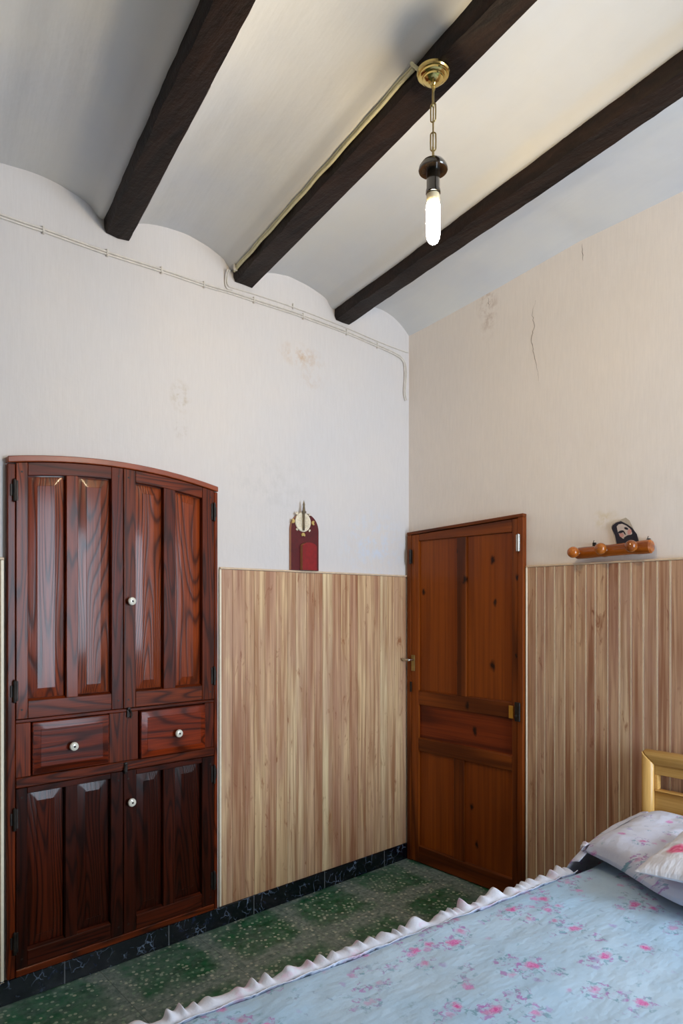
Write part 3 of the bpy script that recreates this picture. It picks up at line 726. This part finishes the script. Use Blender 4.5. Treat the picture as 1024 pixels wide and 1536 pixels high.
# ------------------------------------------------------------------ hanging lamp
lamp = empty('pendant_lamp', (LX, LY, 3.04), 'brass chain lamp with a bare lit bulb hanging from the middle beam', 'lamp')
m = MB()
m.lathe([(.047, 3.0445), (.0475, 3.038), (.045, 3.034), (.041, 3.033), (.040, 3.028), (.036, 3.025), (.031, 3.024), (.030, 3.019), (.025, 3.015), (.018, 3.011), (.009, 3.009), (.006, 3.004), (.001, 3.003)][::1], (LX, LY, 0), 'Z', 40)
m.build('ceiling_canopy', M_brass, lamp)
def link(zc, h, wdt, rot, r=.0021):
    m = MB(); P = []
    for k in range(20):
        a = 2 * PI * k / 20; px = wdt * math.cos(a); pz = (h / 2 - wdt) * (1 if math.sin(a) > 0 else -1) + wdt * math.sin(a)
        if abs(math.sin(a)) < 1e-6: pz = 0
        P.append((LX + px * math.cos(rot), LY + px * math.sin(rot), zc + pz))
    m.tube(P, r, 8, closed=True); m.build('chain_link', M_brassd, lamp)
m = MB(); P = [(LX + .006 * math.cos(a), LY + .004 * math.sin(a) * .3, 2.998 + .007 * math.sin(a)) for a in [2 * PI * k / 16 for k in range(16)]]
m.tube(P, .002, 8, closed=True); m.build('chain_loop', M_brassd, lamp)
z = 2.968
for k in range(5):
    link(z, .054, .0078, (0.5, 1.9, 0.75, 2.2, 0.5)[k]); z -= .042
MB().tube([(LX + .001, LY, 3.005), (LX + .004, LY + .003, 2.93), (LX - .003, LY - .002, 2.86), (LX, LY, 2.79)], .0019, 8).build('flex', M_brassd, lamp)
m = MB()
m.lathe([(.003, 2.802), (.006, 2.798), (.007, 2.793), (.020, 2.789), (.034, 2.780), (.041, 2.768), (.0425, 2.760), (.041, 2.757), (.030, 2.757), (.0185, 2.756)], (LX, LY, 0), 'Z', 40)
m.build('socket_cap', M_socket, lamp)
m = MB(); m.lathe([(.0180, 2.7555), (.0195, 2.750), (.0195, 2.705), (.0215, 2.700), (.0215, 2.692), (.019, 2.6905)], (LX, LY, 0), 'Z', 32); m.build('bulb_socket', M_socket, lamp)
m = MB(); m.lathe([(.0175, 2.690), (.0190, 2.686), (.0190, 2.668), (.0180, 2.664)], (LX, LY, 0), 'Z', 32); m.build('bulb_collar', M_bulbcap, lamp)
m = MB()
m.lathe([(.0175, 2.6635), (.0205, 2.655), (.0205, 2.580), (.0185, 2.564), (.0130, 2.552), (.006, 2.547), (.0, 2.546)], (LX, LY, 0), 'Z', 32); bo = m.build('bulb', M_bulb, lamp)
bo['label'] = 'lit tubular bulb'

# ------------------------------------------------------------------ holy water plaque on the left wall
pq = empty('wall_plaque', (-.803, -.006, 1.683), 'dark red arched wall plaque with an ivory cross medal', 'plaque')
x0, x1, zb, zc = -.892, -.712, 1.684, 1.889
arcp = [(x0, zb), (x1, zb)] + [((x0 + x1) / 2 + .090 * math.cos(a), zc + .090 * math.sin(a)) for a in [PI * k / 20 for k in range(21)]]
m = MB(); frontpoly(m, arcp, -.016, -.0145, 0, 0); m.build('front_board', M_velvet, pq)
m = MB(); frontpoly(m, [((x - (x0 + x1) / 2) * 1.02 + (x0 + x1) / 2, z) for x, z in arcp], -.0144, -.001, .001, 0); m.build('board_edge', M_tan, pq)
hx0, hx1 = -.836, -.744
hp = [(hx0, zb + .001), (hx1, zb + .001), (hx1, 1.800)] + [((hx0 + hx1) / 2 + .046 * math.cos(a), 1.805 + .022 * math.sin(a)) for a in [PI * k / 12 for k in range(13)]]
m = MB(); frontpoly(m, hp, -.038, -.0162, .002, 0); m.build('holder_side', M_tan, pq)
m = MB(); frontpoly(m, [(x * 1.0, z) for x, z in hp], -.0395, -.0381, 0, 0); m.build('holder_front', M_redlite, pq)
cx_, cz_ = -.818, 1.932
m = MB(); m.lathe([(.050, 0), (.051, .002), (.048, .006), (.034, .008), (.033, .006), (.0, .006)], (cx_, -.0165, cz_), (0, -1, 0), 36)
for k in range(24):
    a = 2 * PI * k / 24
    m.box(-.0012, .0012, -.0252, -.0225, .012, .034, 0, M=Matrix.Translation((cx_, 0, cz_)) @ Matrix.Rotation(a, 4, 'Y'))
m.build('medal', M_ivory, pq)
for k, (a, s) in enumerate(((0, 1), (PI, 1), (-PI / 2, 1.05), (PI / 4, .6), (3 * PI / 4, .75), (-PI / 4, .6), (-3 * PI / 4, .55))):
    r = .064 if s > .9 else .058; ex, ez = cx_ + r * math.cos(a), cz_ + r * math.sin(a)
    pl = [(-.006, -.008), (.006, -.008), (.0125, .002), (.009, .010), (0, .006), (-.009, .010), (-.0125, .002)]
    rot = a - PI / 2; pl = [(ex + s * (p[0] * math.cos(rot) - p[1] * math.sin(rot)), ez + s * (p[0] * math.sin(rot) + p[1] * math.cos(rot))) for p in pl]
    m = MB(); frontpoly(m, pl, -.023, -.0165, .001, 0); m.build('ray_ornament', M_gold if s > .9 else M_ivory, pq)
m = MB()
m.lathe([(.004, -.045), (.006, -.03), (.0045, 0), (.006, .04), (.0075, .058), (.005, .08), (.0065, .088), (0, .112)], (cx_ - .004, -.031, cz_), 'Z', 10)
m.box(cx_ - .016, cx_ + .010, -.035, -.028, cz_ + .045, cz_ + .056, .002)
m.build('crucifix_figure', M_pewter, pq)

# ------------------------------------------------------------------ coat rack and card on the right wall
rk = empty('coat_rack', (-.03, -1.28, 1.755), 'honey varnished turned wooden coat rack with three round pegs', 'coat rack')
A = Vector((-.040, -1.098, 1.746)); B = Vector((-.040, -1.458, 1.757)); D = (B - A); L = D.length
m = MB(); m.lathe([(0, 0), (.016, .001), (.024, .006), (.027, .014), (.028, .05), (.0265, L * .36), (.029, L * .40), (.0265, L * .45), (.0275, L * .75), (.0295, L * .82), (.031, L * .92), (.030, L * .975), (.024, L * .993), (0, L)], A, D, 28)
m.build('bar', M_rack, rk)
for y, z in ((-1.117, 1.747), (-1.250, 1.755), (-1.388, 1.758)):
    m = MB(); m.lathe([(.014, 0), (.013, .008), (.0165, .013), (.0185, .016), (.0165, .019), (.0205, .025), (.0255, .036), (.0262, .046), (.022, .058), (.013, .065), (0, .067)], (-.052, y, z), (-1, 0, .04), 28)
    m.build('peg', M_rack, rk)
for y in (-1.175, -1.425):
    m = MB(); m.box(-.0125, -.0015, y - .008, y + .008, 1.735, 1.795, .002); m.tube([(-.012, y, 1.786), (-.018, y - .001, 1.798), (-.012, y - .001, 1.804)], .0018, 6)
    m.box(-.030, -.010, y - .005, y + .005, 1.745, 1.757, .001); m.build('wall_bracket', M_iron, rk)

cd = empty('portrait_card', (-.010, -1.31, 1.79), 'small tilted picture card of a long-haired bearded face behind the coat rack', 'picture card')
def pz(X_, Y_): return ((-1.318 - (X_ - 350) / 3379), 1.795 + (520 - Y_) / 3379)
def flat(polys, x, name, mt, th=.0004):
    m = MB()
    for p in polys:
        pp = [pz(*q) for q in p]
        m.prism(pp, lambda q: Vector((x, q[0], q[1])), lambda q: Vector((x + th, q[0], q[1])))
    return m.build(name, mt, cd)
def ell(cx0, cy0, rx, ry, rot=0, n=16):
    r = math.radians(rot)
    return [(cx0 + rx * math.cos(a) * math.cos(r) - ry * math.sin(a) * math.sin(r), cy0 + rx * math.cos(a) * math.sin(r) + ry * math.sin(a) * math.cos(r)) for a in [2 * PI * k / n for k in range(n)]]
flat([[(140, 290), (172, 245), (370, 178), (425, 225), (582, 560), (600, 620), (235, 640)]], -.0090, 'card_paper', M_card, .0012)
flat([[(150, 320), (165, 275), (225, 240), (300, 225), (400, 285), (468, 340), (540, 440), (572, 560), (575, 600), (240, 610), (205, 440)]], -.0096, 'dark_hair', M_hair)
flat([[(232, 300), (262, 272), (315, 268), (380, 300), (440, 352), (472, 420), (455, 468), (400, 500), (330, 495), (285, 455), (250, 385)]], -.0102, 'pale_face', M_face)
flat([ell(310, 440, 38, 30, 35), ell(430, 400, 32, 42, 20)], -.0107, 'cheeks', M_cheek)
flat([ell(300, 388, 46, 20, -12), ell(382, 345, 34, 17, 25), ell(352, 405, 9, 40, -28), [(345, 480), (400, 450), (480, 440), (500, 520), (460, 560), (370, 560)]], -.0112, 'eyes_and_beard', M_hair)
flat([ell(385, 402, 13, 40, -22)], -.0117, 'nose', M_face)

# ------------------------------------------------------------------ bed
def yedge(x): return -1.490 + (x + .62) * (-.105) if x < -.62 else -1.490 + (x + .62) * .03   # long edge of the spread
bed = empty('bed', (-1.2, -1.95, 0), 'bed with a golden beech headboard against the right wall', 'bed')
HY0, HY1 = -1.437, -2.60
m = MB()
m.prism([(-.055, -.0), (-.055, .887 - .0)] and [(-.100, .850), (-.106, .872), (-.098, .884), (-.070, .888), (-.045, .884), (-.040, .845), (-.092, .832)],
        lambda p: Vector((p[0], HY0 - .001 - max(0, (.887 - p[1])) * .9, p[1])), lambda p: Vector((p[0], HY1 + max(0, (.887 - p[1])) * .9, p[1])), .002, 0)
m.build('headboard_top_rail', M_hb, bed)
for (ya, s) in ((HY0, -1), (HY1, 1)):
    m = MB()
    m.prism([(-.104, 0), (-.108, .008), (-.104, .034), (-.094, .046), (-.042, .046), (-.042, 0)], lambda p, ya=ya, s=s: Vector((p[0], ya + s * p[1], .001)), lambda p, ya=ya, s=s: Vector((p[0], ya + s * p[1], .882 - p[1] * 1.05)), .002)
    m.build('headboard_post', M_hbV, bed)
ya, yb = HY0 - .048, HY1 + .048
MB().box(-.085, -.055, yb, ya, .789, .838, .001).build('headboard_upper_slat', M_hb, bed)
MB().box(-.085, -.055, ya - .012, ya, .726, .7885, .001).build('headboard_block', M_hb, bed)
MB().box(-.085, -.055, yb, yb + .030, .726, .7885, .001).build('headboard_block', M_hb, bed)
m = MB(); m.box(-.083, -.055, yb, ya, .34, .719, .001); m.box(-.090, -.055, yb, ya, .7192, .7255, .002); m.build('headboard_panel', M_hb, bed)
for yy in (-1.56, -2.50): MB().box(-2.28, -.112, yy - .012, yy + .012, .22, .34, .003).build('side_rail', M_hb, bed)
for xx in (-2.26, -.55):
    for yy in (-1.56, -2.50): MB().box(xx - .022, xx + .022, yy - .022, yy + .022, .001, .219, .003).build('leg', M_hbV, bed)
m = MB()
def matp(x): return yedge(x) - .05
pm = [(-2.27, matp(-2.27)), (-.62, matp(-.62)), (-.115, matp(-.115)), (-.115, -2.55), (-2.27, -2.55)]
m.prism(pm, lambda p: Vector((p[0], p[1], .342)), lambda p: Vector((p[0], p[1], .522)), .03, seg=3); m.build('mattress', M_cloth, bed)

# spread: top surface, rounded long edge and the drop on both sides and at the foot
ZT = .548
def und(x, y): return .007 * mn.noise(Vector((x * 3.1, y * 3.7, 0))) + .004 * mn.noise(Vector((x * 9, y * 8, 4)))
XF = -2.33
def spread(u, v):
    x = XF + (-.118 - XF) * u
    ye = yedge(x); yr = -2.62
    def dropz(d, ph): return ZT - .018 - d
    if v < .22:                       # near-wall side drop with gathers
        k = 1 - v / .22
        fold = .012 * k * math.sin(x * 55) + .008 * k * math.sin(x * 23 + 1)
        return (x, ye + .010 + .015 * k + fold, ZT - .012 - .42 * k)
    if v > .88:
        k = (v - .88) / .12
        return (x, yr - .012 - .01 * k + .010 * k * math.sin(x * 50), ZT - .012 - .42 * k)
    k = (v - .22) / .66; y = ye + (yr - ye) * k
    e = min(k, 1 - k) * abs(yr - ye)
    z = ZT + und(x, y) - (.012 * (1 - min(1, e / .03)) ** 2)
    z += .010 * math.exp(-((x + 1.6 - (y + 2) * .3) / .10) ** 2) * .3
    return (x, y, z)
m = MB(); m.grid(spread, 260, 150)
def foot(u, v):
    y = yedge(XF) + .01 + (-2.63 - yedge(XF)) * u
    return (XF - .004 - .012 * v + .012 * v * math.sin(y * 48), y, ZT + (und(XF, y) if v == 0 else 0) - .008 * min(1, v * 8) - .42 * v)
m.grid(foot, 120, 12)
sp = m.build('bedspread', M_floral, solid=.004, angle=80)
tag(sp, 'pale blue bedspread printed with small pink roses, frilled along its edge', 'bedspread')
# gathered frill along the long edge
def frill_fn(path, out, up, wd, freq, amp, seed):
    def fn(u, v):
        p, o = path(u)
        s = u * freq + 1.1 * mn.noise(Vector((u * freq * .31, seed * 2, 7)))
        a = math.sin(2 * PI * s + 1.3 * math.sin(s * 1.7 + seed)) + .5 * math.sin(2 * PI * s * .43 + seed)
        b = mn.noise(Vector((s * .8, seed, 0))); a *= .45 + 1.1 * abs(mn.noise(Vector((s * .55, 3, seed)))) * 1.6
        w_ = wd * (1 + .35 * b)
        return Vector(p) + Vector(o) * (w_ * v * out + amp * .35 * v * math.cos(2 * PI * s * 1.0 + .5)) + Vector((amp * .5 * v * math.cos(2 * PI * s), 0, w_ * v * up + amp * v * a - .02 * v * v))
    return fn
m = MB()
def path1(u):
    x = XF + (-.727 - XF) * u; return (x, yedge(x) + .004, ZT - .006), (0, 1, 0)
m.grid(frill_fn(path1, .85, .50, .050, 34, .0105, 1.0), 900, 6)
m.grid(frill_fn(path1, .95, -.05, .055, 27, .0085, 4.0), 900, 6)
def path1b(u):
    x = XF + (-.72 - XF) * u; return (x, yedge(x) - .010 + .003 * math.sin(x * 60), ZT + .003), (0, 1, 0)
m.grid(frill_fn(path1b, .55, .10, .020, 74, .0035, 2.0), 700, 3)
fr = m.build('frill', M_lace, sp, solid=.0012, angle=80)
fr['label'] = 'white gathered lace frill'

def pillow_mesh(c, hx, hy, hz, rot, n=48, px=2.6, seed=0.0, wr=.010, flatb=.55, tilt=(0, 0), edge=.0, hp=.42, ex=.8, warp=False):
    M = Matrix.Translation(c) @ Matrix.Rotation(rot, 4, 'Z') @ Matrix.Rotation(tilt[0], 4, 'X') @ Matrix.Rotation(tilt[1], 4, 'Y')
    def mk(sgn):
        def fn(u, v):
            a, b = u * 2 - 1, v * 2 - 1
            a = math.copysign(abs(a) ** ex, a); b = math.copysign(abs(b) ** ex, b)
            t_ = max(0, 1 - abs(a) ** px) * max(0, 1 - abs(b) ** px)
            h = t_ ** hp
            pin = 1 - edge * (1 - abs(a) ** 2) * abs(b) ** 3; pin2 = 1 - edge * (1 - abs(b) ** 2) * abs(a) ** 3
            x = a * hx * pin2; y = b * hy * pin
            if warp and x < 0: q = min(1, max(0, (.50 - y) / .42)); x *= .92 + .62 * q * q * (3 - 2 * q)
            rad = wr * h * (mn.noise(Vector((x * 12 + seed, y * 7, sgn))) + .5 * mn.noise(Vector((x * 30, y * 18 + seed, sgn)))) 
            z = sgn * hz * h * (1 if sgn > 0 else flatb) * ((1 - .42 * min(1, max(0, (.44 - y) / .30))) if warp and sgn > 0 else 1) + rad * (1 if sgn > 0 else .2)
            return M @ Vector((x, y, z))
        return fn
    return mk
mk = pillow_mesh((-.418, -2.000, .613), .270, .515, .084, math.radians(0), seed=1.0, px=5.0, flatb=.52, wr=.010, tilt=(0, math.radians(-1)), edge=.02, hp=.36, ex=.62, warp=True)
m = MB(); m.grid(mk(1), 80, 90); m.grid(mk(-1), 80, 90)
pl = m.build('pillow', M_floral2, weld=True, angle=80)
tag(pl, 'long lilac rose printed pillow lying under the headboard', 'pillow')
# frill round the near end of the pillow
def path2(u):
    a = -1 + 2 * u
    x = -.432 + .245 * a; z = .618 + .012 * math.sin(a * 5)
    return (x, -1.478 + a * .014, z), (0, 1, 0)
m = MB(); m.grid(frill_fn(path2, .55, -.12, .034, 17, .006, 3.0), 220, 6); m.grid(frill_fn(path2, .75, .25, .028, 21, .007, 5.0), 220, 5)
f2 = m.build('frill', M_lace, pl, solid=.0012, angle=80)
# the sham's loose side hangs out over the bed edge beside the pillow
def topc(x):
    k = max(0, min(1, (x + .735) / .42)); return .553 + .075 * math.sin(k * PI / 2) ** .75
def sdrape(u, v):
    x = -.712 + .560 * u; zt_ = topc(x)
    k = v * 3
    wob = .004 * mn.noise(Vector((x * 18, v * 4, 2)))
    if k < 1: return (x, -1.488 + .033 * k, zt_ + .016 - .010 * k * k + wob * .5)
    k = (k - 1) / 2
    return (x, -1.455 + .040 * math.sin(min(1, k * 3) * PI / 2) + .004 * k * math.sin(x * 40) + wob, zt_ + .006 - (zt_ - .26) * k)
m = MB(); m.grid(sdrape, 60, 40)
sd = m.build('side_flap', M_floral2, pl, solid=.004, angle=80)
mk = pillow_mesh((-.668, -1.975, .704), .215, .215, .048, math.radians(2), seed=5.0, px=2.2, flatb=.55, wr=.018, tilt=(math.radians(-3), math.radians(-4)), edge=.06)
m = MB(); m.grid(mk(1), 60, 60); m.grid(mk(-1), 60, 60)
ce = empty('cushion', (-.668, -1.975, .704), 'small white cushion with a pink rose, resting on the pillow', 'cushion')
co_ = m.build('cushion_cover', M_cush, ce, weld=True, angle=80)

# ------------------------------------------------------------------ light
def area(name, loc, rot, sx, sy, e, col):
    l = bpy.data.lights.new(name, 'AREA'); l.shape = 'RECTANGLE'; l.size = sx; l.size_y = sy; l.energy = e; l.color = col
    o = bpy.data.objects.new(name, l); COL.objects.link(o); o.location = loc; o.rotation_euler = rot; return o
area('window_daylight', ((WX0 + WX1) / 2, YW - .20, (WZ0 + WZ1) / 2), (math.radians(90), 0, math.radians(0)), WX1 - WX0 + .3, WZ1 - WZ0 + .3, 250, (0.70, 0.84, 1.0))
wd = bpy.data.worlds.new('sky'); SC.world = wd; wd.use_nodes = True
bg = wd.node_tree.nodes['Background']; bg.inputs[0].default_value = (.62, .76, 1, 1); bg.inputs[1].default_value = 1.0

# ------------------------------------------------------------------ camera
cam = bpy.data.cameras.new('camera'); co = bpy.data.objects.new('camera', cam); COL.objects.link(co); SC.camera = co
a = math.radians(48.55)
co.location = (-2.932266, -2.711477, 1.5)
fwd = Vector((math.cos(a), math.sin(a), 0)); co.rotation_euler = fwd.to_track_quat('-Z', 'Y').to_euler()
cam.sensor_fit = 'HORIZONTAL'; cam.sensor_width = 36.0; cam.lens = 996 / 1024 * 36.0
cam.shift_y = 141 / 1024; cam.clip_start = .02

SC.view_settings.view_transform = 'Standard'
SC.view_settings.look = 'None'
SC.view_settings.exposure = -0.22
SC.cycles.use_denoising = True
SC.cycles.max_bounces = 7; SC.cycles.diffuse_bounces = 5
SC.cycles.use_adaptive_sampling = True; SC.cycles.adaptive_threshold = 0.03
SC.cycles.sample_clamp_indirect = 4.0
